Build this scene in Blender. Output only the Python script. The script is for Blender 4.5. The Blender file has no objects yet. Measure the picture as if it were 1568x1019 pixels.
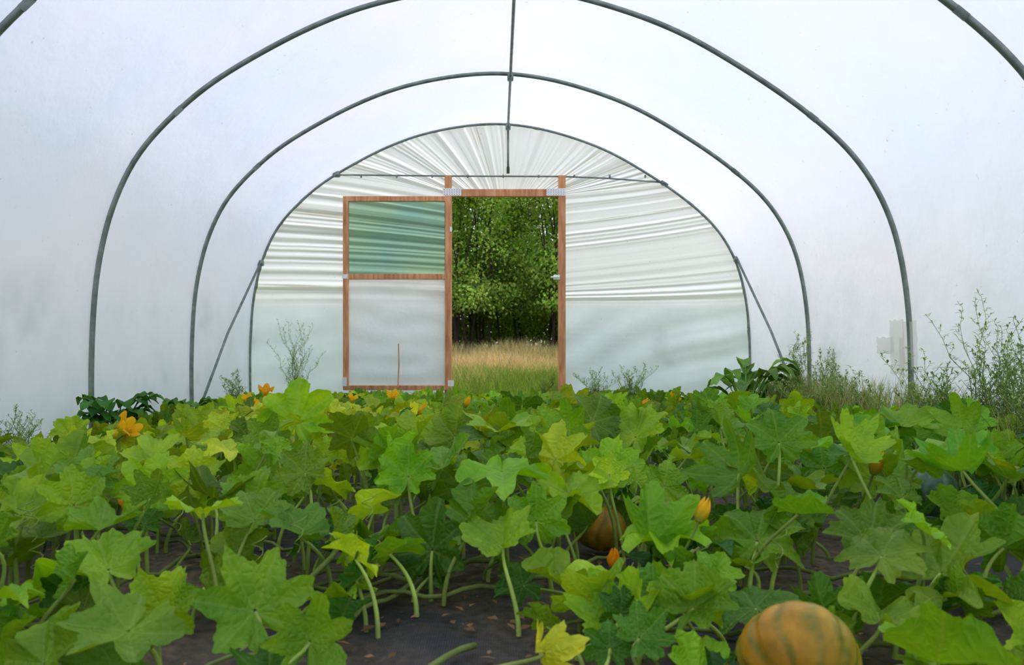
import bpy, math, random
import numpy as np
from mathutils import Vector
rng = np.random.default_rng(7)
random.seed(7)
scene = bpy.context.scene
scene.view_settings.view_transform = 'Standard'
scene.view_settings.exposure = 0.0
scene.view_settings.gamma = 0.91

# ------------------------------------------------------------------ helpers
def link(ob, parent=None):
    scene.collection.objects.link(ob)
    if parent is not None:
        ob.parent = parent
    return ob

def empty(name, loc=(0, 0, 0)):
    e = bpy.data.objects.new(name, None)
    e.empty_display_size = 0.1
    e.location = loc
    return link(e)

def mk_mesh(name, V, F, mat, col=None, luv=None, smooth=True):
    V = np.asarray(V, dtype=np.float32); F = np.asarray(F, dtype=np.int32)
    me = bpy.data.meshes.new(name)
    k = F.shape[1]
    me.vertices.add(len(V)); me.vertices.foreach_set("co", V.ravel())
    me.loops.add(F.size); me.loops.foreach_set("vertex_index", F.ravel())
    me.polygons.add(len(F)); me.polygons.foreach_set("loop_start", np.arange(0, F.size, k, dtype=np.int32))
    me.polygons.foreach_set("use_smooth", np.full(len(F), smooth))
    me.update(calc_edges=True)
    if col is not None:
        c = np.ones((len(V), 4), dtype=np.float32); c[:, :3] = np.asarray(col)[:, :3]
        a = me.color_attributes.new("Col", 'FLOAT_COLOR', 'POINT'); a.data.foreach_set("color", c.ravel())
    if luv is not None:
        a = me.attributes.new("luv", 'FLOAT_VECTOR', 'POINT')
        a.data.foreach_set("vector", np.asarray(luv, dtype=np.float32).ravel())
    if mat: me.materials.append(mat)
    return me

def mk(name, V, F, mat, col=None, luv=None, smooth=True, parent=None):
    me = mk_mesh(name, V, F, mat, col, luv, smooth)
    return link(bpy.data.objects.new(name, me), parent)

class Acc:
    def __init__(s): s.V = []; s.F = []; s.C = []; s.L = []; s.n = 0
    def add(s, V, F, c=None, L=None):
        V = np.asarray(V, float)
        s.V.append(V); s.F.append(np.asarray(F) + s.n); s.n += len(V)
        if c is not None:
            c = np.asarray(c, float)
            s.C.append(np.tile(c, (len(V), 1)) if c.ndim == 1 else c)
        if L is not None: s.L.append(L)
    def build(s, name, mat, smooth=True, parent=None):
        return mk(name, np.concatenate(s.V), np.concatenate(s.F), mat,
                  np.concatenate(s.C) if s.C else None, np.concatenate(s.L) if s.L else None, smooth, parent)

def tube(P, R, sides=8, cap=True):
    P = np.asarray(P, float); n = len(P)
    R = np.full(n, R) if np.isscalar(R) else np.asarray(R, float)
    T = np.gradient(P, axis=0); T /= np.linalg.norm(T, axis=1)[:, None] + 1e-9
    up = np.array([0, 0, 1.0]) if abs(T[0][2]) < .9 else np.array([0, 1.0, 0])
    V = []
    a = np.arange(sides) * 2 * math.pi / sides
    prev = None
    for i in range(n):
        ref = up if prev is None else prev
        s_ = np.cross(T[i], ref); s_ /= np.linalg.norm(s_) + 1e-9
        u_ = np.cross(s_, T[i]); prev = u_
        V.append(P[i] + R[i] * (np.cos(a)[:, None] * s_ + np.sin(a)[:, None] * u_))
    V = np.concatenate(V)
    F = []
    for i in range(n - 1):
        for j in range(sides):
            k = (j + 1) % sides
            F.append((i * sides + j, i * sides + k, (i + 1) * sides + k, (i + 1) * sides + j))
    if cap:
        for base in (0, (n - 1) * sides):
            for j in range(1, sides - 2, 2):
                F.append((base, base + j, base + j + 1, base + j + 2))
    return V, np.array(F)

def box(x0, x1, y0, y1, z0, z1, b=0.004):
    V = []; F = []
    cx, cy, cz = (x0+x1)/2, (y0+y1)/2, (z0+z1)/2
    hx, hy, hz = (x1-x0)/2, (y1-y0)/2, (z1-z0)/2
    b = min(b, hx*.4, hy*.4, hz*.4)
    layers = [(-hz, b), (-hz + b, 0), (hz - b, 0), (hz, b)]
    for z, ins in layers:
        for sx, sy in ((-1, -1), (1, -1), (1, 1), (-1, 1)):
            V.append((cx + sx*(hx-ins), cy + sy*(hy-ins), cz + z))
    for l in range(3):
        for j in range(4):
            k = (j+1) % 4
            F.append((l*4+j, l*4+k, (l+1)*4+k, (l+1)*4+j))
    F.append((3, 2, 1, 0)); F.append((12, 13, 14, 15))
    return np.array(V), np.array(F)

# ------------------------------------------------------------------ materials
def newmat(name):
    m = bpy.data.materials.new(name); m.use_nodes = True
    nt = m.node_tree; nt.nodes.clear()
    out = nt.nodes.new('ShaderNodeOutputMaterial')
    return m, nt, out
def N(nt, t, **kw):
    n = nt.nodes.new(t)
    for k, v in kw.items(): setattr(n, k, v)
    return n
def noise(nt, scale, detail=4, coord='Object', mapscale=None, rough=.55):
    tc = N(nt, 'ShaderNodeTexCoord')
    n = N(nt, 'ShaderNodeTexNoise'); n.inputs['Scale'].default_value = scale
    n.inputs['Detail'].default_value = detail; n.inputs['Roughness'].default_value = rough
    if mapscale:
        mp = N(nt, 'ShaderNodeMapping'); mp.inputs['Scale'].default_value = mapscale
        nt.links.new(tc.outputs[coord], mp.inputs['Vector']); nt.links.new(mp.outputs[0], n.inputs['Vector'])
    else:
        nt.links.new(tc.outputs[coord], n.inputs['Vector'])
    return n
def ramp(nt, src, stops):
    r = N(nt, 'ShaderNodeValToRGB')
    e = r.color_ramp.elements
    while len(e) < len(stops): e.new(.5)
    for i, (p, c) in enumerate(stops):
        e[i].position = p; e[i].color = (*c, 1) if len(c) == 3 else c
    nt.links.new(src, r.inputs[0]); return r
def mixc(nt, fac, a, b, mode='MIX'):
    m = N(nt, 'ShaderNodeMix', data_type='RGBA', blend_type=mode)
    for sock, v in ((m.inputs[0], fac), (m.inputs[6], a), (m.inputs[7], b)):
        if hasattr(v, 'is_output'): nt.links.new(v, sock)
        else: sock.default_value = v if not isinstance(v, tuple) else (*v, 1)
    return m.outputs[2]

def plastic(name, c1, c2, transl=.62, use_col=False, dirt=True, bump=0.05, clear=0.0):
    m, nt, out = newmat(name)
    n1 = noise(nt, .55, 3)
    r = ramp(nt, n1.outputs['Fac'], [(.35, c1), (.65, c2)])
    colr = r.outputs[0]
    if dirt:
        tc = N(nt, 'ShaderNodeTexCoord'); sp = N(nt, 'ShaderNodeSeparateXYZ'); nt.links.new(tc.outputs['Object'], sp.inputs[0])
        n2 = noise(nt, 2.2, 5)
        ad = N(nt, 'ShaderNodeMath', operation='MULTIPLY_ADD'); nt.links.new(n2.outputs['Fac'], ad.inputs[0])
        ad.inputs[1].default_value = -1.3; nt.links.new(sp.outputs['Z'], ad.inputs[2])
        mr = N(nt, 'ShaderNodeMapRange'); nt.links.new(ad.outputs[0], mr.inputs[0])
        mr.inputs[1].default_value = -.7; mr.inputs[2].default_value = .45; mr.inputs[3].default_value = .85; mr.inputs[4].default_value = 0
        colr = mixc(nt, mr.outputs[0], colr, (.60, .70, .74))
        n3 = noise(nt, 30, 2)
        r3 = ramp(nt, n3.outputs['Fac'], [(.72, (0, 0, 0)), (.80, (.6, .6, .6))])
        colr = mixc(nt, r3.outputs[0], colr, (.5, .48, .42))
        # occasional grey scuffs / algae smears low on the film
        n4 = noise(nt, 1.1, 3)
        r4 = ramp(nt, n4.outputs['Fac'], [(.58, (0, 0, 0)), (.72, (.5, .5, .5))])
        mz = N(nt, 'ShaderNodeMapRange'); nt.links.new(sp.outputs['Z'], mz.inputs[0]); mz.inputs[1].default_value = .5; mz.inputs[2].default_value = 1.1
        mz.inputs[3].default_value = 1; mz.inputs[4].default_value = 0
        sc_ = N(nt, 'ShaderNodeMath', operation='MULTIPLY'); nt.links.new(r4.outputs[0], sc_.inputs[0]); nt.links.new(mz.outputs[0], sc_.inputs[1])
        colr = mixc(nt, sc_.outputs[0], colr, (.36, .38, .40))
    if use_col:
        at = N(nt, 'ShaderNodeVertexColor', layer_name='Col')
        colr = mixc(nt, 1.0, colr, at.outputs[0], 'MULTIPLY')
    nb = noise(nt, 1.6, 5)
    bp = N(nt, 'ShaderNodeBump'); bp.inputs['Strength'].default_value = bump; bp.inputs['Distance'].default_value = .3
    nt.links.new(nb.outputs['Fac'], bp.inputs['Height'])
    tr = N(nt, 'ShaderNodeBsdfTranslucent'); df = N(nt, 'ShaderNodeBsdfDiffuse'); gl = N(nt, 'ShaderNodeBsdfGlossy')
    gl.inputs['Roughness'].default_value = .38
    for s in (tr, df): nt.links.new(colr, s.inputs['Color'])
    for s in (tr, df, gl): nt.links.new(bp.outputs[0], s.inputs['Normal'])
    m1 = N(nt, 'ShaderNodeMixShader'); m1.inputs[0].default_value = 1 - transl
    nt.links.new(tr.outputs[0], m1.inputs[1]); nt.links.new(df.outputs[0], m1.inputs[2])
    m2 = N(nt, 'ShaderNodeMixShader'); m2.inputs[0].default_value = .05
    nt.links.new(m1.outputs[0], m2.inputs[1]); nt.links.new(gl.outputs[0], m2.inputs[2])
    last = m2.outputs[0]
    if clear > 0:
        tp = N(nt, 'ShaderNodeBsdfTransparent'); m3 = N(nt, 'ShaderNodeMixShader'); m3.inputs[0].default_value = clear
        nt.links.new(last, m3.inputs[1]); nt.links.new(tp.outputs[0], m3.inputs[2]); last = m3.outputs[0]
    nt.links.new(last, out.inputs[0])
    return m

def colmat(name, rough=.6, transl=0.0, base=None, nscale=12, nvar=.35, metallic=0, bump=.2, spec=.4):
    m, nt, out = newmat(name)
    if base is None:
        at = N(nt, 'ShaderNodeVertexColor', layer_name='Col'); c = at.outputs[0]
    else:
        rgb = N(nt, 'ShaderNodeRGB'); rgb.outputs[0].default_value = (*base, 1); c = rgb.outputs[0]
    nz = noise(nt, nscale, 4)
    r = ramp(nt, nz.outputs['Fac'], [(.3, (1-nvar,)*3), (.7, (1+nvar*.3,)*3)])
    c = mixc(nt, 1.0, c, r.outputs[0], 'MULTIPLY')
    p = N(nt, 'ShaderNodeBsdfPrincipled'); p.inputs['Roughness'].default_value = rough; p.inputs['Metallic'].default_value = metallic
    p.inputs['Specular IOR Level'].default_value = spec
    nt.links.new(c, p.inputs['Base Color'])
    bp = N(nt, 'ShaderNodeBump'); bp.inputs['Strength'].default_value = bump; bp.inputs['Distance'].default_value = .01
    nt.links.new(nz.outputs['Fac'], bp.inputs['Height']); nt.links.new(bp.outputs[0], p.inputs['Normal'])
    last = p.outputs[0]
    if transl > 0:
        t = N(nt, 'ShaderNodeBsdfTranslucent'); nt.links.new(mixc(nt, 1.0, c, (1.25, 1.2, .6), 'MULTIPLY'), t.inputs['Color'])
        ms = N(nt, 'ShaderNodeMixShader'); ms.inputs[0].default_value = transl
        nt.links.new(last, ms.inputs[1]); nt.links.new(t.outputs[0], ms.inputs[2]); last = ms.outputs[0]
    nt.links.new(last, out.inputs[0])
    return m

def leafmat(name):
    m, nt, out = newmat(name)
    at = N(nt, 'ShaderNodeVertexColor', layer_name='Col')
    lu = N(nt, 'ShaderNodeAttribute', attribute_name='luv')
    sp = N(nt, 'ShaderNodeSeparateXYZ'); nt.links.new(lu.outputs['Vector'], sp.inputs[0])
    ab = N(nt, 'ShaderNodeMath', operation='ABSOLUTE'); nt.links.new(sp.outputs['Y'], ab.inputs[0])
    dmin = None
    for deg in (0, 50, 104, 150):
        a = math.radians(deg)
        m1 = N(nt, 'ShaderNodeMath', operation='MULTIPLY'); nt.links.new(sp.outputs['X'], m1.inputs[0]); m1.inputs[1].default_value = math.sin(a)
        m2 = N(nt, 'ShaderNodeMath', operation='MULTIPLY_ADD'); nt.links.new(ab.outputs[0], m2.inputs[0]); m2.inputs[1].default_value = -math.cos(a); nt.links.new(m1.outputs[0], m2.inputs[2])
        m3 = N(nt, 'ShaderNodeMath', operation='ABSOLUTE'); nt.links.new(m2.outputs[0], m3.inputs[0])
        if dmin is None: dmin = m3.outputs[0]
        else:
            mm = N(nt, 'ShaderNodeMath', operation='MINIMUM'); nt.links.new(dmin, mm.inputs[0]); nt.links.new(m3.outputs[0], mm.inputs[1]); dmin = mm.outputs[0]
    mr = N(nt, 'ShaderNodeMapRange'); nt.links.new(dmin, mr.inputs[0]); mr.inputs[1].default_value = .004; mr.inputs[2].default_value = .035
    mr.inputs[3].default_value = .45; mr.inputs[4].default_value = 0
    vo = N(nt, 'ShaderNodeTexVoronoi', feature='DISTANCE_TO_EDGE'); vo.inputs['Scale'].default_value = 7
    nt.links.new(lu.outputs['Vector'], vo.inputs['Vector'])
    mv = N(nt, 'ShaderNodeMapRange'); nt.links.new(vo.outputs['Distance'], mv.inputs[0]); mv.inputs[1].default_value = 0; mv.inputs[2].default_value = .08
    mv.inputs[3].default_value = .2; mv.inputs[4].default_value = 0
    nz = noise(nt, 8, 4)
    r = ramp(nt, nz.outputs['Fac'], [(.3, (.50, .66, .55)), (.7, (1.22, 1.12, 1.0))])
    c = mixc(nt, 1.0, at.outputs[0], r.outputs[0], 'MULTIPLY')
    light = mixc(nt, .38, c, (.50, .62, .18))
    c = mixc(nt, mv.outputs[0], c, light)
    c = mixc(nt, mr.outputs[0], c, light)
    bp = N(nt, 'ShaderNodeBump'); bp.inputs['Strength'].default_value = .9; bp.inputs['Distance'].default_value = .007
    nt.links.new(vo.outputs['Distance'], bp.inputs['Height'])
    p = N(nt, 'ShaderNodeBsdfPrincipled'); p.inputs['Roughness'].default_value = .42; p.inputs['Specular IOR Level'].default_value = .36
    nt.links.new(c, p.inputs['Base Color']); nt.links.new(bp.outputs[0], p.inputs['Normal'])
    t = N(nt, 'ShaderNodeBsdfTranslucent'); nt.links.new(mixc(nt, 1.0, c, (1.7, 1.4, .2), 'MULTIPLY'), t.inputs['Color'])
    ms = N(nt, 'ShaderNodeMixShader'); ms.inputs[0].default_value = .33
    nt.links.new(p.outputs[0], ms.inputs[1]); nt.links.new(t.outputs[0], ms.inputs[2])
    nt.links.new(ms.outputs[0], out.inputs[0])
    return m

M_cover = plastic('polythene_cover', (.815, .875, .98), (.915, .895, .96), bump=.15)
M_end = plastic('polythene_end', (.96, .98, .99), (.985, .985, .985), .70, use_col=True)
M_doorfilm = plastic('polythene_door', (.98, .98, .99), (.99, .985, .985), .45, use_col=True, dirt=False, bump=.2, clear=.25)
M_leaf = leafmat('pumpkin_leaf')
M_stem = colmat('pumpkin_stem', .55, .2, spec=.25)
M_flower = colmat('blossom_petal', .5, .4, nvar=.15, spec=.2)
M_pump = colmat('pumpkin_skin', .38, 0, nscale=25, nvar=.35, bump=.1)
M_weed = colmat('weed_green', .6, .25, spec=.2)
M_grass = colmat('grass_blade', .6, .3, nscale=3, spec=.2)
M_tree = colmat('tree_leaf', .5, .35, nscale=1.6, nvar=.5, spec=.3)
M_bark = colmat('bark', .9, 0, base=(.06, .045, .035), nscale=20)
M_steel = colmat('galvanised_steel', .42, 0, base=(.28, .33, .31), nscale=14, nvar=.35, metallic=.5, bump=.05)
M_zinc = colmat('zinc_plate', .4, 0, base=(.95, .95, .95), nscale=30, nvar=.1, metallic=0)
M_litter = colmat('dry_leaf', .8, .1)

m, nt, out = newmat('rough_timber')
nz = noise(nt, 5, 6, mapscale=(6, 6, .8)); nz2 = noise(nt, 3.0, 3)
r = ramp(nt, nz.outputs['Fac'], [(.25, (.50, .21, .095)), (.5, (.80, .40, .20)), (.75, (.90, .56, .35))])
r2 = ramp(nt, nz2.outputs['Fac'], [(.3, (.7, .66, .62)), (.7, (1.1, 1.05, 1))])
c = mixc(nt, 1, r.outputs[0], r2.outputs[0], 'MULTIPLY')
vo = N(nt, 'ShaderNodeTexVoronoi'); vo.inputs['Scale'].default_value = 4.3
tc = N(nt, 'ShaderNodeTexCoord'); nt.links.new(tc.outputs['Object'], vo.inputs['Vector'])
rk = ramp(nt, vo.outputs['Distance'], [(.06, (1, 1, 1)), (.12, (0, 0, 0))])
c = mixc(nt, rk.outputs[0], c, (.14, .05, .03))
p = N(nt, 'ShaderNodeBsdfPrincipled'); p.inputs['Roughness'].default_value = .75; nt.links.new(c, p.inputs['Base Color']); nt.links.new(p.outputs[0], out.inputs[0])
M_wood = m

m, nt, out = newmat('green_shade_net')
nz = noise(nt, 1.2, 3)
r = ramp(nt, nz.outputs['Fac'], [(.35, (.42, .67, .60)), (.65, (.60, .76, .48))])
t = N(nt, 'ShaderNodeBsdfTransparent'); nt.links.new(r.outputs[0], t.inputs[0])
d = N(nt, 'ShaderNodeBsdfDiffuse'); d.inputs[0].default_value = (.16, .30, .24, 1)
ms = N(nt, 'ShaderNodeMixShader'); ms.inputs[0].default_value = .30
nt.links.new(t.outputs[0], ms.inputs[1]); nt.links.new(d.outputs[0], ms.inputs[2]); nt.links.new(ms.outputs[0], out.inputs[0])
M_net = m

m, nt, out = newmat('weed_fabric')
nz = noise(nt, 1.7, 6); nz2 = noise(nt, 30, 4)
wv = N(nt, 'ShaderNodeTexWave'); wv.inputs['Scale'].default_value = 60; tc = N(nt, 'ShaderNodeTexCoord'); nt.links.new(tc.outputs['Object'], wv.inputs['Vector'])
base = mixc(nt, wv.outputs['Fac'], (.025, .025, .03), (.06, .06, .066))
rs = ramp(nt, nz2.outputs['Fac'], [(.3, (.07, .05, .04)), (.7, (.26, .19, .13))])
rm = ramp(nt, nz.outputs['Fac'], [(.42, (0, 0, 0)), (.60, (1, 1, 1))])
c = mixc(nt, rm.outputs[0], base, rs.outputs[0])
p = N(nt, 'ShaderNodeBsdfPrincipled'); p.inputs['Roughness'].default_value = .7; nt.links.new(c, p.inputs['Base Color'])
bp = N(nt, 'ShaderNodeBump'); bp.inputs['Distance'].default_value = .02; bp.inputs['Strength'].default_value = .6; nt.links.new(nz2.outputs['Fac'], bp.inputs['Height']); nt.links.new(bp.outputs[0], p.inputs['Normal'])
nt.links.new(p.outputs[0], out.inputs[0]); M_floor = m

m, nt, out = newmat('meadow_ground')
nz = noise(nt, 2.5, 6)
r = ramp(nt, nz.outputs['Fac'], [(.3, (.10, .14, .035)), (.55, (.26, .28, .08)), (.75, (.46, .38, .18))])
p = N(nt, 'ShaderNodeBsdfPrincipled'); p.inputs['Roughness'].default_value = .9; nt.links.new(r.outputs[0], p.inputs['Base Color']); nt.links.new(p.outputs[0], out.inputs[0])
M_meadow = m

# ------------------------------------------------------------------ tunnel geometry
YE = 8.13
HOOPS = [8.13, 6.58, 4.96, 3.37, 1.78, .18, -1.42]
kl = [(-2.53, -.05), (-2.535, .4), (-2.525, .75), (-2.50, 1.05), (-2.44, 1.35), (-2.36, 1.58), (-2.25, 1.79), (-2.08, 1.99), (-1.82, 2.22), (-1.5, 2.42), (-1.15, 2.60), (-.8, 2.73), (-.4, 2.815), (0, 2.845)]
kr = [(.4, 2.80), (.8, 2.69), (1.15, 2.55), (1.5, 2.35), (1.83, 2.13), (2.1, 1.91), (2.27, 1.72), (2.40, 1.5), (2.48, 1.28), (2.53, 1.03), (2.56, .75), (2.57, .4), (2.57, -.05)]
K = np.array(kl + kr)
def catmull(K, per=6):
    P = np.vstack([2*K[0]-K[1], K, 2*K[-1]-K[-2]]); out = []
    for i in range(1, len(P)-2):
        p0, p1, p2, p3 = P[i-1:i+3]
        for t in np.arange(per)/per:
            out.append(.5*((2*p1)+(-p0+p2)*t+(2*p0-5*p1+4*p2-p3)*t*t+(-p0+3*p1-3*p2+p3)*t**3))
    out.append(K[-1]); return np.array(out)
PROF = catmull(K)
def resample(P, n):
    d = np.r_[0, np.cumsum(np.linalg.norm(np.diff(P, axis=0), axis=1))]
    s = np.linspace(0, d[-1], n)
    return np.c_[np.interp(s, d, P[:, 0]), np.interp(s, d, P[:, 1])]
PR = resample(PROF, 140)
for _ in range(3):
    PR[1:-1] = .25*PR[:-2] + .5*PR[1:-1] + .25*PR[2:]
TT = np.gradient(PR, axis=0); TT /= np.linalg.norm(TT, axis=1)[:, None]
NN = np.c_[-TT[:, 1], TT[:, 0]]
if NN[70][1] < 0: NN = -NN

frame = empty('polytunnel_frame', (0, YE, 0))
def addf(name, acc, mat):
    ob = acc.build(name, mat, True, frame); ob.location = (0, -YE, 0); return ob
for i, y in enumerate(HOOPS):
    A = Acc(); P = np.c_[PR[:, 0], np.full(len(PR), y), PR[:, 1]]
    A.add(*tube(P, .0165 if i else .013, 12))
    for idx in (36, 104):
        A.add(*tube(P[idx-1:idx+1], .0185 if i else .0145, 10))
    addf('hoop_%d' % (i+1), A, M_steel)
A = Acc()
RZ = 2.815
A.add(*tube([(.1, y, RZ) for y in np.linspace(-1.42, YE, 8)], .012, 10))
for y in HOOPS:
    A.add(*box(.075, .125, y-.03, y+.03, RZ-.03, RZ+.035, .008))
    A.add(*tube([(.1, y-.045, RZ-.05), (.1, y-.045, RZ+.0)], .008, 6))
addf('ridge_pole', A, M_steel)
A = Acc()
A.add(*tube([(.1, YE, RZ), (.1, YE, 2.6), (.1, YE, 2.36)], .011, 10))
A.add(*tube([(.1, YE-.02, 2.40), (.1, YE-.02, 2.335)], .016, 8))
addf('king_strut', A, M_steel)
A = Acc()
A.add(*tube([(-1.66, YE, 2.325), (-.5, YE, 2.312), (.64, YE, 2.308), (1.1, YE, 2.29), (1.70, YE, 2.245)], .0085, 10))
for x, z in ((-1.65, 2.33), (1.70, 2.245)):
    A.add(*box(x-.035, x+.035, YE-.03, YE+.02, z-.03, z+.03, .01))
for x in np.linspace(-1.4, 1.5, 9):
    A.add(*box(x-.008, x+.008, YE-.012, YE+.012, 2.295, 2.325, .003))
addf('end_crossbar', A, M_steel)
A = Acc()
A.add(*tube([(-2.42, YE-.03, 1.42), (-2.48, 7.3, .70), (-2.50, 6.62, .02)], .0115, 8))
A.add(*tube([(2.43, YE-.03, 1.46), (2.50, 7.3, .72), (2.54, 6.62, .02)], .0115, 8))
for sx, z in ((-2.42, 1.42), (2.43, 1.46)):
    A.add(*box(sx-.03, sx+.03, YE-.05, YE, z-.03, z+.03, .008))
addf('corner_brace', A, M_steel)

ys = np.linspace(-1.46, YE+.03, 110)
def sheet(name, i0, i1):
    V = []
    gaps = np.array(sorted(HOOPS))
    for y in ys:
        ph = 0
        k = np.searchsorted(gaps, y) - 1
        if 0 <= k < len(gaps)-1: ph = math.sin(math.pi*(y-gaps[k])/(gaps[k+1]-gaps[k]))
        off = .019 - .014*ph
        for i in range(i0, i1+1):
            w = .004*math.sin(i*.35+y*2.1)*ph
            V.append((PR[i, 0]+NN[i, 0]*(off+w), y, PR[i, 1]+NN[i, 1]*(off+w)))
    w_ = i1-i0+1; F = []
    for a in range(len(ys)-1):
        for b in range(w_-1):
            F.append((a*w_+b, (a+1)*w_+b, (a+1)*w_+b+1, a*w_+b+1))
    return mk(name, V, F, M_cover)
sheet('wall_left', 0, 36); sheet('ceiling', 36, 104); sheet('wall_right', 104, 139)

def near(pt): return int(np.argmin(np.linalg.norm(PR-np.array(pt), axis=1)))
def noise1(n, freq, r):
    k = r.normal(size=freq+3); return np.interp(np.linspace(0, freq, n), np.arange(freq+3), k)
def sm(a, k=3):
    for _ in range(k): a = np.r_[a[0], .25*a[:-2]+.5*a[1:-1]+.25*a[2:], a[-1]]
    return a
def end_sheet(name, y0, xl, xr, zt, pleat=1.0, seed=3):
    r = np.random.default_rng(seed)
    okeys = [0, near((-2.52, 1.02)), near((-2.38, 1.58)), near((-1.64, 2.34)), near((.05, 2.84)), near((1.70, 2.23)), near((2.46, 1.4)), near((2.53, 1.02)), 139]
    ikeys = np.array([(xl, -.03), (xl, 1.02), (xl, 1.5), (xl, zt), ((xl+xr)/2, zt), (xr, zt), (xr, 1.22), (xr, 1.02), (xr, -.03)])
    nu, nv = 2400, 24
    u = np.linspace(0, 139, nu)
    O = np.c_[np.interp(u, np.arange(140), PR[:, 0]), np.interp(u, np.arange(140), PR[:, 1])]
    I = np.c_[np.interp(u, okeys, ikeys[:, 0]), np.interp(u, okeys, ikeys[:, 1])]
    zo = O[:, 1]
    amp = sm(np.clip((zo-1.0)/.08, 0, 1), 60)
    p1 = sm(noise1(nu, 330, r), 4); p2 = sm(noise1(nu, 150, r), 10)
    sparse = np.clip(sm(noise1(nu, 40, r), 20)+.9, .35, 1.6)
    pl = (p1*.55 + p2*.6)*sparse
    pl = np.where(pl > 0, pl, pl*.6)
    dirt = np.clip(sm(noise1(nu, 620, r), 1)-1.0, 0, 1)*amp
    V = []; C = []
    for j in range(nv):
        v = j/(nv-1)
        ph = np.roll(pl, int(5*math.sin(v*3)))
        env = .7+.3*math.sin(math.pi*v)
        y = y0 + amp*ph*.0125*env*pleat*np.where(O[:, 0] > 0, 1.15, .9)
        X = I[:, 0]*(1-v)+O[:, 0]*v; Z = I[:, 1]*(1-v)+O[:, 1]*v
        low = 1-amp
        fold_ = np.sin((Z-X*.45)*15+np.sin(X*3)*1.5)
        y = y + low*.018*np.sign(fold_)*np.abs(fold_)**1.6*np.sin(np.clip((Z-.05)/1.0, 0, 1)*math.pi)*np.where(X > 0, 1, .35)
        V.append(np.c_[X, y, Z])
        d = dirt*(.35+.65*abs(math.sin(v*7+2)))
        pleat_tone = np.clip(-ph, 0, 1.5)*amp*.12  # film colour gets darker on one side of the pleat wave
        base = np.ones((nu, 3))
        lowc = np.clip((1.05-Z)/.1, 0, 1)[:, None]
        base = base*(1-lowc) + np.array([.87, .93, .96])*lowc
        base *= (1-pleat_tone)[:, None]
        base = base*(1-d[:, None]) + np.array([.60, .56, .40])*d[:, None]
        C.append(base)
    V = np.concatenate(V); C = np.concatenate(C)
    F = []
    for j in range(nv-1):
        a = np.arange(nu-1)
        F.append(np.c_[j*nu+a, j*nu+a+1, (j+1)*nu+a+1, (j+1)*nu+a])
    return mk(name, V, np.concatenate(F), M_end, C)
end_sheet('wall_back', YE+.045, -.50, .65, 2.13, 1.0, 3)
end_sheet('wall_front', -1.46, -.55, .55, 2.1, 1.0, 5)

# ------------------------------------------------------------------ door frame (timber)
A = Acc()
A.add(*box(-.545, -.475, YE-.03, YE+.04, -.02, 2.315))
A.add(*box(.613, .685, YE-.03, YE+.04, -.02, 2.315))
A.add(*box(-.475, .613, YE-.025, YE+.035, 2.10, 2.175))
df = empty('door_frame', (0, YE, 0))
ob = A.build('timber_posts', M_wood, False, df); ob.location = (0, -YE, 0)
A = Acc()
for x0, x1 in ((-.565, -.375), (.49, .685)):
    A.add(*box(x0, x1, YE-.036, YE-.031, 2.105, 2.18, .002))
ob = A.build('nail_plates', M_zinc, False, df); ob.location = (0, -YE, 0)
A = Acc()
for x0, x1 in ((-.565, -.375), (.49, .685)):
    for a in np.linspace(x0+.02, x1-.02, 7):
        for b in (2.12, 2.142, 2.164):
            A.add(*box(a-.003, a+.003, YE-.0375, YE-.0355, b-.003, b+.003, .001))
ob = A.build('plate_nail_heads', M_bark, False, df); ob.location = (0, -YE, 0)
A = Acc()
A.add(*box(.56, .625, YE-.05, YE-.03, 1.25, 1.30)); A.add(*tube([(.53, YE-.06, 1.275), (.62, YE-.06, 1.275)], .007, 8))
ob = A.build('latch', M_zinc, False, df); ob.location = (0, -YE, 0)

dl = empty('door_1', (-1.02, YE-.08, 0))
L, R_, B, T_ = -1.567, -.478, .13, 2.09
yd0, yd1 = YE-.10, YE-.055
A = Acc()
A.add(*box(L, L+.053, yd0, yd1, B, T_)); A.add(*box(R_-.058, R_, yd0, yd1, B, T_))
A.add(*box(L+.053, R_-.058, yd0, yd1, T_-.052, T_)); A.add(*box(L+.053, R_-.058, yd0, yd1, 1.25, 1.305)); A.add(*box(L+.053, R_-.058, yd0, yd1, B, B+.048))
ob = A.build('timber_leaf_frame', M_wood, False, dl); ob.location = (1.02, -YE+.08, 0)
def film(x0, x1, z0, z1, y, amp, seed, nx=90, nz_=80):
    r = np.random.default_rng(seed)
    X, Z = np.meshgrid(np.linspace(x0, x1, nx), np.linspace(z0, z1, nz_))
    Y = np.full_like(X, y); fx = (X-x0)/(x1-x0); fz = (Z-z0)/(z1-z0)
    for k in range(9):
        ang = r.uniform(-.4, .4); f = r.uniform(12, 34)
        Y += amp/4*np.sin((Z*math.cos(ang)+X*math.sin(ang))*f+r.uniform(0, 6))*np.exp(-((fx-r.uniform(0, 1))**2+(fz-r.choice([.05, .9, .95]))**2)*5)
    V = np.c_[X.ravel(), Y.ravel(), Z.ravel()]
    F = [(j*nx+i, j*nx+i+1, (j+1)*nx+i+1, (j+1)*nx+i) for j in range(nz_-1) for i in range(nx-1)]
    return V, np.array(F)
V, F = film(L+.04, R_-.04, B+.03, 1.27, YE-.065, .035, 4)
ob = mk('polythene_panel', V, F, M_doorfilm, np.ones((len(V), 3)), parent=dl); ob.location = (1.02, -YE+.08, 0)
V, F = film(L+.04, R_-.04, 1.28, T_-.03, YE-.07, .006, 6)
ob = mk('shade_net_panel', V, F, M_net, parent=dl); ob.location = (1.02, -YE+.08, 0)
A = Acc()
A.add(*box(L-.006, L+.05, yd0-.006, yd0, 1.255, 1.30, .002)); A.add(*box(L-.006, L+.04, yd0-.006, yd0, .17, .26, .002))
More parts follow.
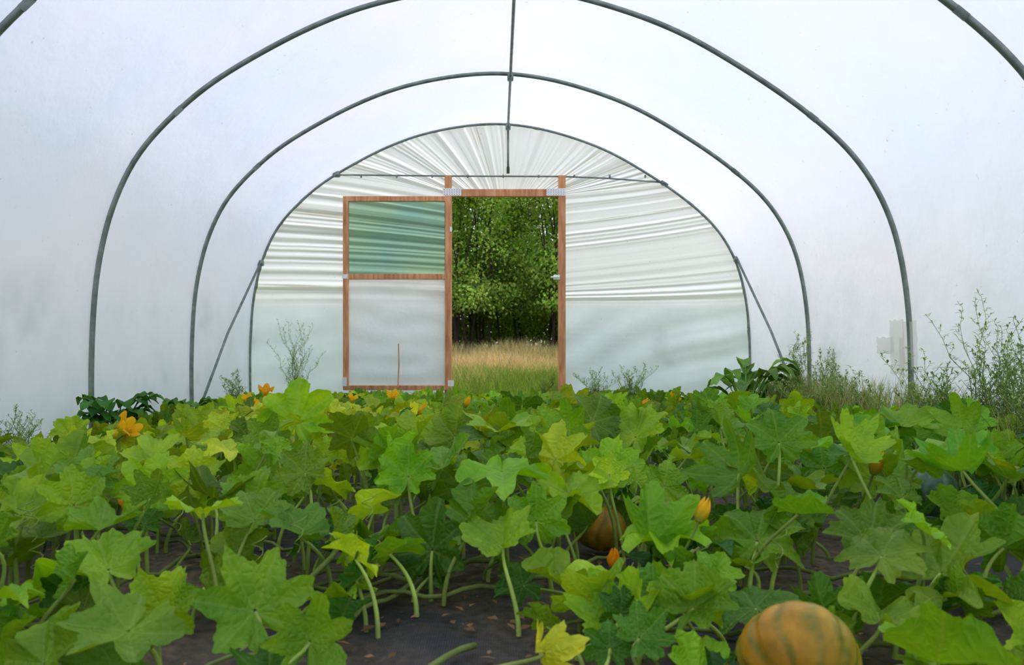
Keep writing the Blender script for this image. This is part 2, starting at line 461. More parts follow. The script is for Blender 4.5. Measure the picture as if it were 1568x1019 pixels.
A.add(*box(R_-.01, R_+.012, yd0-.006, yd0, 1.73, 1.78, .002)); A.add(*box(R_-.03, R_+.03, yd0-.006, yd0, .17, .23, .002))
ob = A.build('hinge_straps', M_zinc, False, dl); ob.location = (1.02, -YE+.08, 0)
A = Acc(); A.add(*tube([(-1.01, yd0-.01, .16), (-1.0, yd0-.012, .4), (-1.005, yd0-.01, .6)], .006, 6))
ob = A.build('propping_cane', M_wood, True, dl); ob.location = (1.02, -YE+.08, 0)

def wallx(z, side=1):
    idx = np.arange(0, 60) if side < 0 else np.arange(80, 140)
    o = np.argsort(PR[idx, 1]); return np.interp(z, PR[idx, 1][o], PR[idx, 0][o])
A = Acc()
for (y0, y1, z0, z1, o) in ((5.02, 5.20, .42, .77, 0), (4.86, 5.03, .46, .76, .002), (5.02, 5.08, .34, .66, .004), (5.15, 5.38, .55, .66, .003)):
    g = []; n = 9
    for b in range(n):
        z = z0+(z1-z0)*b/(n-1)
        for a in range(n):
            y = y0+(y1-y0)*a/(n-1)+.006*math.sin(b*2.1+a)
            g.append((wallx(z)-.006-o, y, z+.006*math.sin(a*1.7)))
    F = [(b*n+a, b*n+a+1, (b+1)*n+a+1, (b+1)*n+a) for b in range(n-1) for a in range(n-1)]
    A.add(g, F, np.array([.80, .80, .74]))
A.build('repair_tape_patch', plastic('tape', (.97, .97, .95), (.84, .80, .70), .4, dirt=False, clear=.5), True)

A = Acc(); A.add(*box(-2.51, -2.47, -1.4, YE-.1, -.02, .05)); A.build('baseboard_left', M_wood, False)
A = Acc(); A.add(*box(2.51, 2.55, -1.4, YE-.1, -.02, .05)); A.build('baseboard_right', M_wood, False)

def grid(name, x0, x1, y0, y1, nx, ny, mat, amp, z=0, f=2.0):
    X, Y = np.meshgrid(np.linspace(x0, x1, nx), np.linspace(y0, y1, ny))
    Z = z+amp*(np.sin(X*f+1)*np.cos(Y*f*1.3)+.5*np.sin(X*f*3.1+Y*f*2.3)+.4*np.sin(Y*f*5+X*f*4))
    F = [(j*nx+i, j*nx+i+1, (j+1)*nx+i+1, (j+1)*nx+i) for j in range(ny-1) for i in range(nx-1)]
    return mk(name, np.c_[X.ravel(), Y.ravel(), Z.ravel()], F, mat)
grid('floor', -2.58, 2.58, -1.5, 8.2, 130, 240, M_floor, .006, -.005, 2.6)
grid('meadow_ground', -60, 60, -40, 80, 60, 60, M_meadow, .0, -.05)

# ------------------------------------------------------------------ pumpkin leaves
LK = np.array([(0, 1.0), (5, .965), (10, .90), (16, .80), (22, .68), (27, .61), (33, .70), (40, .84), (46, .92), (52, .95), (58, .89), (65, .76), (72, .62), (77, .57), (84, .66), (91, .76), (99, .84), (106, .85), (113, .76), (121, .62), (129, .56), (137, .60), (146, .66), (155, .63), (163, .53), (170, .38), (176, .16), (180, .08)])
def leaf_template(seed, nt_=64, nr=7):
    r = np.random.default_rng(seed)
    th = np.linspace(-math.pi*.985, math.pi*.985, nt_)
    deg = np.abs(np.degrees(th))
    depth = r.uniform(.55, 1.2)
    env = np.interp(LK[:, 0], [0, 50, 104, 152, 180], [1, .96, .86, .66, .08])
    base = np.clip(env-(env-LK[:, 1])*depth, .06, None)
    kk = base*(1+r.normal(0, .035, len(LK)))
    rad = np.interp(deg, LK[:, 0], kk)
    kk2 = base*(1+r.normal(0, .035, len(LK)))
    rad = np.where(th < 0, np.interp(deg, LK[:, 0], kk2), rad)
    rad += .026*np.sin(th*31+r.uniform(0, 6))+.016*np.sin(th*17+r.uniform(0, 6))
    rr = np.linspace(.02, 1, nr)**.85
    va = np.array([0, 50, 104, 150, 200])
    dv = np.min(np.abs(deg[:, None]-va[None, :]), axis=1)/25
    cup = r.uniform(-.2, .8); wav = r.uniform(.05, .17); ph = r.uniform(0, 6, 3); droop = r.uniform(.0, 1.0)
    fold = r.uniform(-.1, .75)
    V = []; L = []
    for q in rr:
        R = rad*q
        x = R*np.cos(th); y = R*np.sin(th)
        z = .22*np.clip(dv, 0, 1)*np.sqrt(q)*R*1.2
        z += cup*R*R*.6
        z += wav*q*q*np.sin(3*th+ph[0]) + wav*.7*q**3*np.sin(7*th+ph[1])
        z -= droop*np.clip(R-.5, 0, 1)**1.3
        z += fold*np.abs(y)*.8
        V.append(np.c_[x, y, z]); L.append(np.c_[x, y, np.zeros_like(x)])
    F = [(j*nt_+i, (j+1)*nt_+i, (j+1)*nt_+i+1, j*nt_+i+1) for j in range(nr-1) for i in range(nt_-1)]
    return np.concatenate(V), np.array(F), np.concatenate(L)
HI = [leaf_template(s, 120, 8) for s in range(24)]
LO = [leaf_template(s, 64, 5) for s in range(24)]

def frame_from(az, pitch, roll):
    t = np.array([math.cos(az)*math.cos(pitch), math.sin(az)*math.cos(pitch), math.sin(pitch)])
    s0 = np.array([-math.sin(az), math.cos(az), 0]); n0 = np.cross(t, s0)
    s = s0*math.cos(roll)+n0*math.sin(roll); n = np.cross(t, s)
    return np.stack([t, s, n], axis=0)

leaves = Acc(); stems = Acc()
def put_leaf(x, y, h, size, az, pitch, roll, yellow=0., dark=0., stem=True, shade=1.0):
    tmp = (HI if y < 4 else LO)[rng.integers(24)]
    Rm = frame_from(az, pitch, roll)
    V = tmp[0]*size @ Rm + np.array([x, y, h])
    if V[:, 2].min() < .012: V[:, 2] = np.maximum(V[:, 2], .012+.02*rng.random())
    V[:, 0] = np.clip(V[:, 0], -2.44, 2.50)
    V[:, 1] = np.minimum(V[:, 1], 7.98)
    g = np.array([.21, .50, .022])
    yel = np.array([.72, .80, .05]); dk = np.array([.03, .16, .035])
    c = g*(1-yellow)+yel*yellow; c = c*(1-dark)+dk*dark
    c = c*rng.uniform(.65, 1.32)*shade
    leaves.add(V, tmp[1], np.clip(c, 0, .85), tmp[2])
    if stem:
        t = Rm[0]
        a2 = rng.uniform(0, 6.28); rb = rng.uniform(.02, .13)
        bx, by = x-math.cos(az)*rb+.05*math.cos(a2), y-math.sin(az)*rb+.05*math.sin(a2)
        p0 = np.array([bx, by, 0.0]); p3 = np.array([x, y, h-.002])
        p1 = p0+np.array([0, 0, h*.5]); p2 = p3-np.array([t[0]*.05, t[1]*.05, h*.25])
        ts = np.linspace(0, 1, 9 if y < 4 else 5)[:, None]
        P = (1-ts)**3*p0+3*(1-ts)**2*ts*p1+3*(1-ts)*ts**2*p2+ts**3*p3
        stems.add(*tube(P, np.linspace(.0068, .0042, len(P))*(.6+.4*size/.15), 7 if y < 4 else 4, False), np.array([.52, .68, .17])*rng.uniform(.75, 1.2))
D = math.radians
heroes = [  # x, y, h, size, azimuth, pitch, roll
    (-.76, 3.0, .34, .17, 90, 64, 5), (.01, 2.1, .30, .155, -90, -8, 0), (-.68, 2.2, .18, .14, 80, 58, 10),
    (.20, 2.25, .21, .14, -60, -15, 10), (.80, 2.3, .21, .18, -120, 5, -12), (1.17, 2.5, .21, .15, 100, 55, 0),
    (1.60, 3.15, .31, .14, 0, 5, 20), (-.35, 2.15, .11, .13, -70, 10, 0), (-.66, 2.0, .09, .13, 70, 55, -10),
    (-.36, 1.80, .06, .10, -60, 30, 0), (-1.02, 1.8, .08, .16, -30, 35, 10), (-1.4, 2.6, .18, .19, 95, 62, 0),
    (.65, 2.0, .14, .14, 60, 40, 10), (1.0, 1.8, .12, .16, 20, 30, -10), (.16, 1.8, .08, .12, 180, 30, 0),
    (-.96, 2.5, .16, .15, 85, 58, 0), (.42, 2.0, .14, .14, -100, 5, 8), (-1.2, 2.1, .11, .15, 20, 35, 5),
    (1.28, 2.0, .12, .15, 150, 40, 10), (.25, 1.62, .06, .11, 40, 40, 5), (1.05, 1.5, .06, .13, 80, 40, 5), (-.95, 1.5, .05, .12, 60, 40, 0),
    (-1.15, 1.6, .08, .13, 150, 30, 10), (.82, 1.42, .05, .10, 60, 25, 0), (.36, 1.42, .04, .09, 130, 45, 0),
    (.0, 2.9, .31, .15, -90, 0, 0), (.5, 2.9, .29, .15, 60, 40, 0), (-.35, 2.6, .26, .15, 120, 45, 0),
    (.38, 1.6, .10, .11, 200, 30, 0), (.9, 1.6, .13, .12, -40, 20, 0), (.66, 1.6, .05, .09, 80, 30, 0),
    (-.75, 2.6, .21, .14, 100, 65, 10), (.35, 2.5, .21, .14, 60, 58, -10), (-.1, 2.45, .19, .13, 95, 55, 0),
    (1.35, 2.75, .15, .11, 90, 50, 10), (1.80, 2.9, .20, .13, 60, 45, 0)]
for h in heroes:
    put_leaf(h[0], h[1], h[2], h[3], D(h[4]), D(h[5]), D(h[6]), yellow=rng.uniform(0.1, .35))
def canopy(x, y):
    c = float(np.interp(y, [1.3, 1.9, 2.4, 3.2, 4.6, 6, 7, 8], [.08, .20, .275, .275, .195, .13, .09, .07]))
    side = np.interp(-x, [1.2, 1.8], [1, float(np.interp(y, [3.2, 4.8], [.36, .85]))]) if x < 0 else np.interp(x, [1.7, 2.3], [1, .75])
    lump = 1+.2*math.sin(x*3.1+1)*math.sin(y*2.3+.5)
    return c*float(side)*lump
GAPS = [(-.13, 1.58, .20, .34), (-.50, 1.72, .15, .24), (.56, 1.40, .17, .26), (.62, 1.75, .12, .12), (-.82, 1.9, .13, .16), (.25, 2.05, .12, .12), (-.2, 2.3, .14, .09), (.95, 2.1, .13, .12), (-.5, 2.4, .12, .1), (.6, 2.6, .12, .1), (-1.1, 2.75, .13, .14), (-.1, 3.2, .12, .12), (1.2, 2.9, .14, .12), (1.50, 2.45, .19, .5), (-1.6, 3.3, .17, .17), (-1.3, 1.85, .12, .15), (1.2, 1.7, .12, .12), (.8, 3.2, .12, .1), (-.7, 3.4, .12, .1)]
def gap(x, y):
    for cx, cy, rx, ry in GAPS:
        if ((x-cx)/rx)**2+((y-cy)/ry)**2 < 1: return True
    return False
def scatter(n, mind, layer):
    pts = []; tries = 0; cell = {}
    while len(pts) < n and tries < n*60:
        tries += 1
        x = rng.uniform(-2.3, 2.35); y = rng.uniform(1.36, 7.8)
        if x < -2.05 and y < 6 and rng.random() < .85: continue
        if x > 2.1 and y > 3.2 and rng.random() < .7: continue
        if gap(x, y): continue
        if y < 2.0 and rng.random() < .55: continue
        k = (int(x/mind+50), int(y/mind)); ok = True
        for a in (-1, 0, 1):
            for b in (-1, 0, 1):
                for q in cell.get((k[0]+a, k[1]+b), []):
                    if (q[0]-x)**2+(q[1]-y)**2 < mind**2: ok = False
        if ok: cell.setdefault(k, []).append((x, y)); pts.append((x, y))
    for x, y in pts:
        c = canopy(x, y)
        if layer == 0: h = c*rng.uniform(.55, 1.22); size = rng.uniform(.065, .14)
        else: h = c*rng.uniform(.15, .6)+.02; size = rng.uniform(.055, .11)
        if y > 4.5: size *= .88
        yl = np.clip(rng.normal(.18, .2), 0, 1)
        yl += .6*math.exp(-((x+.75)**2/.7+(y-4.0)**2/2.2))*rng.uniform(.2, 1.3)
        yl += .3*math.exp(-((x+1.8)**2/.5+(y-3.6)**2/2))
        if rng.random() < .03: yl += .5
        dkf = np.clip(rng.normal(.20, .28)+(.08 if x > .8 else 0)+(.40 if layer else 0), 0, .95)  # lower-layer leaves painted darker to stand in for shade under the canopy
        if rng.random() < .45: az = rng.normal(math.pi/2, .8); pt = rng.normal(D(52), D(16))
        else: az = rng.uniform(0, 2*math.pi); pt = rng.normal(D(18), D(30))
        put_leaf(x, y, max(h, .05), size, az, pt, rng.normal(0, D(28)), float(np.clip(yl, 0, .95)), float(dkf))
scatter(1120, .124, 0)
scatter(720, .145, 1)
plants = empty('pumpkin_plants', (0, 0, 0))
leaves.build('leaves', M_leaf, True, plants)
for k in range(40):
    x, y = rng.uniform(-2, 2), rng.uniform(1.55, 5)
    if k < 10: x, y = rng.uniform(-1.2, 1.2), rng.uniform(1.7, 2.3)
    a = rng.uniform(0, 6.28); P = []
    for s in range(18):
        P.append((x, y, .012+.02*abs(math.sin(s*.8+k)))); a += rng.normal(0, .22); x += .05*math.cos(a); y += .05*math.sin(a)
        y = max(y, 1.4); x = float(np.clip(x, -2.3, 2.3))
    stems.add(*tube(P, np.linspace(.007, .004, len(P)), 7, False), np.array([.36, .46, .14])*rng.uniform(.6, 1.0))
stems.add(*tube([(.42, 2.05, .03), (.52, 2.15, .07), (.62, 2.25, .10), (.72, 2.3, .12)], .007, 8), np.array([.5, .55, .25]))
stems.add(*tube([(-.55, 1.7, .02), (-.48, 1.85, .05), (-.42, 2.0, .10), (-.38, 2.1, .16)], .007, 8), np.array([.4, .5, .15]))
stems.add(*tube([(-1.3, 1.75, .02), (-1.0, 1.72, .03), (-.75, 1.8, .04), (-.6, 1.95, .03)], .007, 8), np.array([.4, .46, .15]))
for k in range(60):
    x, y = rng.uniform(-1.5, 1.5), rng.uniform(1.7, 3.2); h = rng.uniform(.05, .2)
    P = [(x+.02*math.cos(s*.9)*(s/14), y+.02*math.sin(s*.9), h+s*.006) for s in range(15)]
    stems.add(*tube(P, .0012, 4, False), np.array([.4, .5, .15]))
stems.build('stalks_and_vines', M_stem, True, plants)

# ------------------------------------------------------------------ blossoms
def blossom(x, y, z, scale, open_, tilt, az, hue=0):
    if y > 3: z = max(z, canopy(x, y)*1.12+.035)
    nt_, nr = 40, 12; V = []; C = []
    th = np.arange(nt_)*2*math.pi/nt_
    for j in range(nr):
        t = j/(nr-1)
        if open_: r0 = .010+.012*t+.024*t**2.2
        else: r0 = .010+.018*math.sin(math.pi*min(1, t*1.02))**.8*(1-.35*t)
        petal = np.abs(np.cos(2.5*th))
        r = r0*(1+(.12 if not open_ else .25*t)*(petal-.5))
        twist = (0 if open_ else 1.2*t)
        z_ = .10*t - (1-petal)*.030*t**3 - (.02*t**4 if open_ else 0)
        V.append(np.c_[r*np.cos(th+twist), r*np.sin(th+twist), z_])
        c0 = np.array([.35, .45, .05]); c1 = np.array([1.0, .66-.28*hue, .02])
        f = min(1, t*2.2)
        C.append(np.tile(c0*(1-f)+c1*f, (nt_, 1))*(1-.25*(petal < .25)[:, None]*t))
    V = np.concatenate(V)*scale; C = np.concatenate(C)
    F = [(j*nt_+i, j*nt_+(i+1) % nt_, (j+1)*nt_+(i+1) % nt_, (j+1)*nt_+i) for j in range(nr-1) for i in range(nt_)]
    A = Acc(); A.add(V, F, C)
    P = [(0, 0, .005*scale), (0, .005, -.04), (.01, .01, -min(.12, z))]
    A.add(*tube(P, .0035, 6), np.array([.28, .40, .1]))
    if open_: A.add(*tube([(0, 0, .0), (0, 0, .05*scale)], .006*scale, 8), np.array([.95, .6, .05]))
    ob = A.build('pumpkin_blossom', M_flower)
    ob.location = (x, y, z); ob.rotation_euler = (tilt, 0, az)
for b in [(-1.45, 4.95, .28, 1.0, True, .4, .5, .7), (-1.00, 2.25, .16, .95, False, 1.2, -1.9, .4), (.49, 1.95, .20, .7, False, .7, 2.4, .1),
          (.42, 4.0, .26, .9, True, .9, .3, 0), (-1.90, 3.95, .20, 1.1, True, 1.0, 1.5, .5), (.40, 1.40, .03, .5, False, .2, 0, .6),
          (1.13, 2.4, .24, .8, False, .4, 2, .4), (-.2, 4.8, .24, .7, False, .5, 1, .1), (-1.7, 5.4, .21, .8, True, .4, 0, .1),
          (-1.45, 5.6, .20, .8, False, .5, 2, .1), (-1.0, 5.4, .21, .8, True, .4, 1, .1), (.75, 4.2, .24, .7, False, .8, 1, .4),
          (-1.23, 2.2, .15, .8, False, .5, 1, .7), (-1.75, 3.6, .19, .9, True, 1.1, 2, .3), (-1.55, 3.3, .2, .9, True, 1.0, 1, .2),
          (-.62, 4.7, .27, .8, True, .5, 0, .2), (.28, 1.95, .09, .6, False, .5, 0, .7), (-1.3, 4.2, .25, .8, True, .8, 2, .1),
          (-1.05, 3.6, .25, .8, True, .8, 2, .0), (.95, 4.4, .2, .7, True, .8, 2, .1), (-.35, 3.5, .2, .6, False, .8, 1, .2)]:
    blossom(*b)

# ------------------------------------------------------------------ pumpkins
def pumpkin(x, y, R, squash, kind, rz, tilt=.2):
    nt_, nr = 120, 44; th = np.arange(nt_)*2*math.pi/nt_; V = []; C = []
    for j in range(nr):
        ph = math.pi*j/(nr-1); s, c = math.sin(ph), math.cos(ph)
        rib = 1-.035*np.abs(np.cos(6*th))**6*s
        rr = R*s*rib + .004*s*np.sin(3*th)
        z = R*squash*c*(1-.14*math.exp(-(s/.22)**2))*np.ones(nt_)
        V.append(np.c_[rr*np.cos(th), rr*np.sin(th), z])
        stripe = np.clip(np.abs(np.cos(6*th+.5*np.sin(5*ph)+.3*np.sin(th*9)))-.62, 0, 1)*2.2
        mott = np.clip(.5+.5*np.sin(ph*9+th*7)*np.sin(ph*17+th*3), 0, 1)
        k = np.clip(stripe*(.3+.7*mott), 0, .85)[:, None]
        if kind == 'orange':
            gy = (.5+.5*np.sin(th+1.0))[:, None]*.9
            col = (np.array([.56, .28, .02])*(1-gy)+np.array([.44, .42, .05])*gy)*(1-k)+np.array([.15, .20, .03])*k
        else: col = np.array([.07, .14, .08])*(1-k)+np.array([.15, .24, .13])*k
        C.append(col)
    F = [(j*nt_+i, (j+1)*nt_+i, (j+1)*nt_+(i+1) % nt_, j*nt_+(i+1) % nt_) for j in range(nr-1) for i in range(nt_)]
    A = Acc(); A.add(np.concatenate(V), F, np.concatenate(C))
    top = R*squash*.86
    A.add(*tube([(0, 0, top-.01), (.005, 0, top+.012), (.015, .005, top+.03), (.035, .01, top+.038)], [.016, .010, .008, .009], 10), np.array([.28, .34, .12]))
    ob = A.build('pumpkin', M_pump); ob.location = (x, y, R*squash*.98+.002); ob.rotation_euler = (tilt, .1, rz)
pumpkin(.53, 1.405, .106, .82, 'orange', -.1, -.95)
pumpkin(.31, 2.45, .085, .85, 'orange', 1, .3)
pumpkin(1.55, 2.85, .098, .98, 'green', 2, .2)

# ------------------------------------------------------------------ litter
A = Acc()
for k in range(900):
    x, y = rng.uniform(-1.5, 1.5), rng.uniform(1.35, 2.7)
    s = rng.uniform(.004, .020); a = rng.uniform(0, 6.28)
    V = np.array([(-1, 0, 0), (0, -.5, .15), (1, 0, .2), (0, .5, .35), ])*s
    ca, sa = math.cos(a), math.sin(a)
    V = np.c_[V[:, 0]*ca-V[:, 1]*sa+x, V[:, 0]*sa+V[:, 1]*ca+y, V[:, 2]+.010]
    A.add(V, [(0, 1, 2, 3)], np.array([.36, .21, .10])*rng.uniform(.4, 1.4))
A.build('dry_leaf_litter', M_litter, False)

# ------------------------------------------------------------------ weeds
def small_leaf(A, p, d, L, w, c):
    d = d/np.linalg.norm(d); s = np.cross(d, (0, 0, 1)); s /= np.linalg.norm(s)+1e-6
    V = [p, p+d*L*.5+s*w, p+d*L+np.array([0, 0, -L*.12]), p+d*L*.5-s*w]
    A.add(V, [(0, 1, 2, 3)], c)
def weed(name, x, y, h, spread, nst, col, leafL=.03):
    A = Acc()
    for k in range(nst):
        a = rng.uniform(0, 6.28); lean = rng.uniform(.05, .35)*spread; hh = h*rng.uniform(.6, 1)
        P = np.array([(x+rng.normal(0, .02)+math.cos(a)*lean*t**1.6, y+rng.normal(0, .01)+math.sin(a)*lean*t**1.6, hh*t) for t in np.linspace(0, 1, 9)])
        P[:, 0] = np.clip(P[:, 0], -2.42, 2.46)
        A.add(*tube(P, np.linspace(.003, .001, 9), 4, False), col*1.1)
        for q in np.linspace(.15, 1, 20):
            i = q*8; i0 = int(min(i, 7)); b = P[i0]+(P[i0+1]-P[i0])*(i-i0)
            aa = rng.uniform(0, 6.28); l = rng.uniform(.03, .11)*(1.25-q)
            e = b+np.array([math.cos(aa)*l, math.sin(aa)*l, l*1.2])
            e[0] = np.clip(e[0], -2.45, 2.49)
            A.add(*tube([b, (b+e)/2+np.array([0, 0, -.005]), e], .0010, 3, False), col)
            for _ in range(5):
                w = b+(e-b)*rng.uniform(.2, 1)
                small_leaf(A, w, np.array([rng.normal(), rng.normal(), rng.uniform(-.1, 1.2)]), leafL*rng.uniform(.4, 1)*(1.3-.6*q), leafL*.10, col*rng.uniform(.7, 1.3))
    A.build(name, M_weed, False)
gw = np.array([.36, .52, .17])
weed('willowherb_weed', -1.93, 7.6, .84, .8, 13, np.array([.44, .58, .26]), .035)
weed('willowherb_weed', 2.38, 6.3, .76, .4, 11, gw, .05)
weed('willowherb_weed', 2.42, 5.9, .58, .5, 10, gw, .05)
weed('willowherb_weed', 2.36, 3.85, .86, .7, 13, gw, .045)
weed('willowherb_weed', 2.40, 3.62, .80, .7, 13, gw*.9, .045)
weed('willowherb_weed', 2.40, 3.72, .62, .9, 12, gw, .045)
weed('willowherb_weed', 2.28, 4.15, .58, .9, 12, gw, .05)
weed('willowherb_weed', 2.30, 3.45, .46, .9, 10, gw, .05)
weed('willowherb_weed', 2.35, 4.45, .46, .8, 10, gw, .05)
weed('willowherb_weed', 2.35, 5.2, .48, .8, 10, gw, .05)
weed('willowherb_weed', 1.25, 7.5, .42, .9, 9, gw, .04)
weed('willowherb_weed', .95, 7.6, .36, .8, 8, gw, .04)
weed('willowherb_weed', -2.38, 4.0, .34, .3, 5, gw, .03)
weed('willowherb_weed', -2.38, 3.8, .26, .3, 5, gw, .03)
weed('willowherb_weed', -2.32, 7.0, .38, .4, 5, gw, .05)
weed('willowherb_weed', 2.1, 5.4, .40, 1.0, 12, gw, .05)
weed('willowherb_weed', .45, 7.95, .34, .6, 4, np.array([.28, .40, .1]), .04)

def broad_weed(name, x, y, h, n, L, w, col):
    A = Acc()
    for k in range(n):
        a = rng.uniform(0, 6.28); hh = h*rng.uniform(.45, 1)
        b = np.array([x+rng.normal(0, .03), y+rng.normal(0, .03), 0]); out_ = np.array([math.cos(a), math.sin(a), 0])
        top = b+out_*hh*.35+np.array([0, 0, hh*.7])
        A.add(*tube([b, (b+top)/2-out_*.02, top], .004, 5, False), col*1.6)
        s = np.cross(out_, (0, 0, 1)); nn = 9; V = []
        for i in range(nn):
            t = i/(nn-1); c = top+out_*L*t*.9+np.array([0, 0, L*(.95*t-.95*t*t)*1.1]); ww = w*math.sin(math.pi*(t*.92+.05))**.75
            wv = .008*math.sin(t*14+k)
            V += [c-s*ww+np.array([0, 0, ww*.35+wv]), c, c+s*ww+np.array([0, 0, ww*.35-wv])]
        F = []
        for i in range(nn-1):
            F += [(i*3, i*3+1, i*3+4, i*3+3), (i*3+1, i*3+2, i*3+5, i*3+4)]
        V = np.array(V); V[:, 0] = np.clip(V[:, 0], -2.46, 2.50)
        A.add(V, F, col*rng.uniform(.7, 1.4))
    A.build(name, M_weed, True)
broad_weed('dock_plant', 1.93, 6.2, .60, 26, .24, .06, np.array([.20, .38, .08]))
broad_weed('dock_plant', 2.15, 6.5, .40, 16, .20, .05, np.array([.18, .33, .09]))
broad_weed('nettle_plant', -2.3, 4.75, .38, 34, .14, .05, np.array([.08, .24, .045]))
broad_weed('nettle_plant', -2.2, 5.6, .28, 18, .12, .045, np.array([.14, .31, .05]))
broad_weed('dock_plant', 2.2, 3.3, .26, 16, .16, .05, np.array([.12, .27, .05]))

# ------------------------------------------------------------------ grass
def blades(name, n, fx, hrange, colf, w=.004, parent=None, xmax=99):
    A_V = []; C = []
    X, Y = fx(n)
    for i in range(n):
        h = rng.uniform(*hrange) if not callable(hrange) else hrange(X[i], Y[i]); a = rng.uniform(0, 6.28); lean = h*rng.uniform(.05, .5)
        dx, dy = math.cos(a), math.sin(a); b = rng.uniform(0, 6.28); sx, sy = math.cos(b)*w, math.sin(b)*w
        x, y = X[i], Y[i]
        for t, ww in ((0, 1), (.4, .9), (.75, .6), (1, .12)):
            ox, oy, z = x+dx*lean*t*t, y+dy*lean*t*t, h*t*(1-.12*t)-.03
            ox = max(-xmax, min(xmax, ox))
            A_V.append((ox-sx*ww, oy-sy*ww, z)); A_V.append((ox+sx*ww, oy+sy*ww, z))
        c = colf(x, y); C += [c*.7]*2+[c*.9]*2+[c]*4
    base = np.arange(n)[:, None]*8
    F = np.concatenate([base+np.array([0, 1, 3, 2]), base+np.array([2, 3, 5, 4]), base+np.array([4, 5, 7, 6])])
    return mk(name, A_V, F, M_grass, np.array(C), smooth=True, parent=parent)
def fx_out(n):
    y = 8.35+(rng.random(n)**1.0)*10.5; x = rng.normal(.1, 1, n)*(.9+.16*(y-8)); return x, y
def patch(x, y): return math.sin(x*1.7+y*.9)*math.sin(y*1.3-x*.6+1)
def col_out(x, y):
    g = np.array([.30, .44, .08]); s = np.array([.88, .68, .40])
    f = np.clip((y-10.4)/2.4+.6*patch(x, y)+rng.normal(0, .3), 0, 1)
    if y > 14: f = max(0, f-.5*rng.random())
    return (g*(1-f)+s*f)*rng.uniform(.65, 1.25)
def h_out(x, y):
    hm = np.interp(y, [8.3, 10, 12.5, 15, 19], [.20, .32, .46, .64, .76])
    return float(hm)*rng.uniform(.5, 1.08)*(1+.16*patch(x*1.5, y))
blades('meadow_grass', 36000, fx_out, h_out, col_out, .005)
def fx_in(n):
    y = rng.uniform(2.8, 6.8, n); x = 2.46-np.abs(rng.normal(0, .18, n)); return np.minimum(x, 2.46), y
blades('edge_grass', 6000, fx_in, (.10, .52), lambda x, y: (np.array([.30, .46, .11]) if rng.random() < .6 else np.array([.66, .56, .32]))*rng.uniform(.7, 1.2), .0026, xmax=2.5)
def fx_d(n):
    return rng.uniform(-.42, .6, n), rng.uniform(7.75, 8.4, n)
blades('doorway_grass', 700, fx_d, (.06, .20), lambda x, y: np.array([.24, .38, .06])*rng.uniform(.7, 1.2), .004)
def fx_l(n):
    return -2.42+np.abs(rng.normal(0, .08, n)), rng.uniform(3, 8, n)
blades('edge_grass', 400, fx_l, (.04, .14), lambda x, y: np.array([.18, .3, .05])*rng.uniform(.7, 1.2), .003, xmax=2.44)

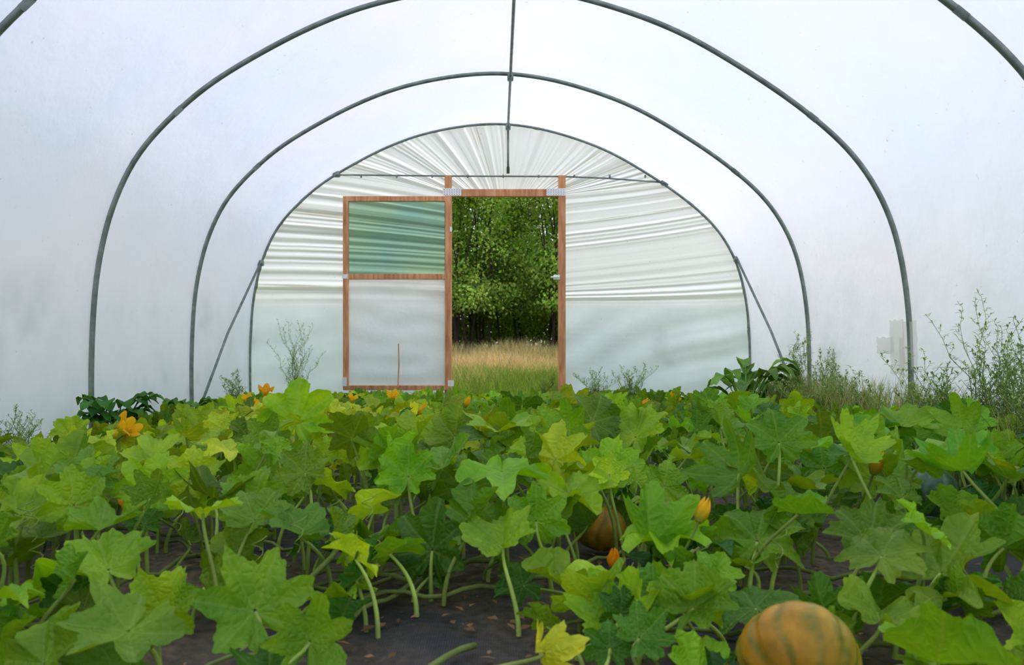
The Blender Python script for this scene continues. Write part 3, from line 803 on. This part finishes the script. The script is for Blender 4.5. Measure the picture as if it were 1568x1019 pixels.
# ------------------------------------------------------------------ trees
def tree_meshes(seed):
    r = np.random.default_rng(seed)
    nC = 170
    cen = []
    while len(cen) < nC:
        p = r.uniform(-1, 1, 3)
        if .35 < np.linalg.norm(p) < 1: cen.append(p)
    cen = np.array(cen)*np.array([1.7, 1.6, 2.9])+np.array([0, 0, 3.6])
    low = np.c_[r.uniform(-1.5, 1.5, 40), r.uniform(-1.4, 1.4, 40), r.uniform(1.35, 2.0, 40)]
    cen = np.concatenate([cen[cen[:, 2] > 1.4], low])
    n = 18000
    ci = r.integers(len(cen), size=n)
    P = cen[ci]+r.normal(0, 1, (n, 3))*np.array([.18, .18, .13])
    P[:, 2] = np.maximum(P[:, 2], 1.18+r.uniform(0, .35, n))
    out_ = P-np.array([0, 0, 3.2]); out_ /= np.linalg.norm(out_, axis=1)[:, None]
    d = out_*.6+r.normal(0, .7, (n, 3)); d[:, 2] -= .3; d /= np.linalg.norm(d, axis=1)[:, None]
    nn = out_*.5+np.array([0, 0, .8])+r.normal(0, .45, (n, 3)); s = np.cross(d, nn); s /= np.linalg.norm(s, axis=1)[:, None]
    up = np.cross(s, d)
    L = r.uniform(.06, .10, n)[:, None]; w = L*.35
    V = np.stack([P, P+d*L*.5+s*w+up*L*.08, P+d*L, P+d*L*.5-s*w+up*L*.08], axis=1).reshape(-1, 3)
    F = np.arange(n*4).reshape(-1, 4)
    hb = r.normal(0, 1, len(cen))[ci]
    c = np.array([.40, .62, .12])[None]*(1+.38*hb+.2*r.normal(size=n)).clip(.2, 1.5)[:, None]
    c[:, 0] *= r.uniform(.8, 1.3, n)
    lm = mk_mesh('tree_leaves', V, F, M_tree, np.repeat(c, 4, axis=0), smooth=False)
    A = Acc()
    for k in range(7):
        a = r.uniform(0, 6.28); x0, y0 = r.normal(0, .55), r.normal(0, .25)
        Pk = [(x0+math.cos(a)*.5*t**1.5+.03*math.sin(t*9+k), y0+math.sin(a)*.5*t**1.5, -.1+4.0*t) for t in np.linspace(0, 1, 10)]
        A.add(*tube(Pk, np.linspace(.035, .012, 10), 7))
    tm = mk_mesh('tree_trunks', np.concatenate(A.V), np.concatenate(A.F), M_bark)
    return lm, tm
TM = [tree_meshes(1), tree_meshes(2), tree_meshes(3)]
i = 0
for row, (yy, xs, zo) in enumerate(((18.2, np.arange(-7.8, 8.5, 1.8), -.02), (20.3, np.arange(-8.6, 9, 2.0), -.10), (23.4, np.arange(-9, 9.5, 1.9), -1.2))):
    for x in xs:
        lm, tm = TM[i % 3]
        e = empty('orchard_tree', (x+rng.uniform(-.3, .3), yy+rng.uniform(-.3, .3), zo)); e.rotation_euler = (0, 0, rng.uniform(0, 6.28))
        s = rng.uniform(.9, 1.1)*(1+.10*row); e.scale = (s, s, s*rng.uniform(.95, 1.08) if row else rng.uniform(.95, 1.05))
        link(bpy.data.objects.new('foliage', lm), e); link(bpy.data.objects.new('trunks', tm), e)
        i += 1

# ------------------------------------------------------------------ light
w = bpy.data.worlds.new('overcast_sky'); scene.world = w; w.use_nodes = True
nt = w.node_tree; bg = nt.nodes['Background']
tc = N(nt, 'ShaderNodeTexCoord'); sp = N(nt, 'ShaderNodeSeparateXYZ'); nt.links.new(tc.outputs['Generated'], sp.inputs[0])
r = ramp(nt, sp.outputs['Z'], [(0, (.90, .94, .99)), (.35, (.82, .87, .97)), (1, (.74, .78, .93))])
nt.links.new(r.outputs[0], bg.inputs['Color']); bg.inputs['Strength'].default_value = 1.40
sd = bpy.data.lights.new('hazy_sun', 'SUN'); sd.energy = 2.1; sd.angle = D(16); sd.color = (1, .96, .92)
so = bpy.data.objects.new('hazy_sun', sd); link(so); so.rotation_euler = (D(-34), 0, D(-34))

# ------------------------------------------------------------------ camera
cd = bpy.data.cameras.new('camera'); cam = bpy.data.objects.new('camera', cd); link(cam)
cam.location = (0, 0, .65); cam.rotation_euler = (math.pi/2, 0, 0)
cd.sensor_width = 36; cd.lens = 28; cd.shift_x = .0134; cd.shift_y = .0061
cd.clip_start = .05; cd.clip_end = 300
cd.dof.use_dof = True; cd.dof.focus_distance = 4.0; cd.dof.aperture_fstop = 5.0
scene.camera = cam
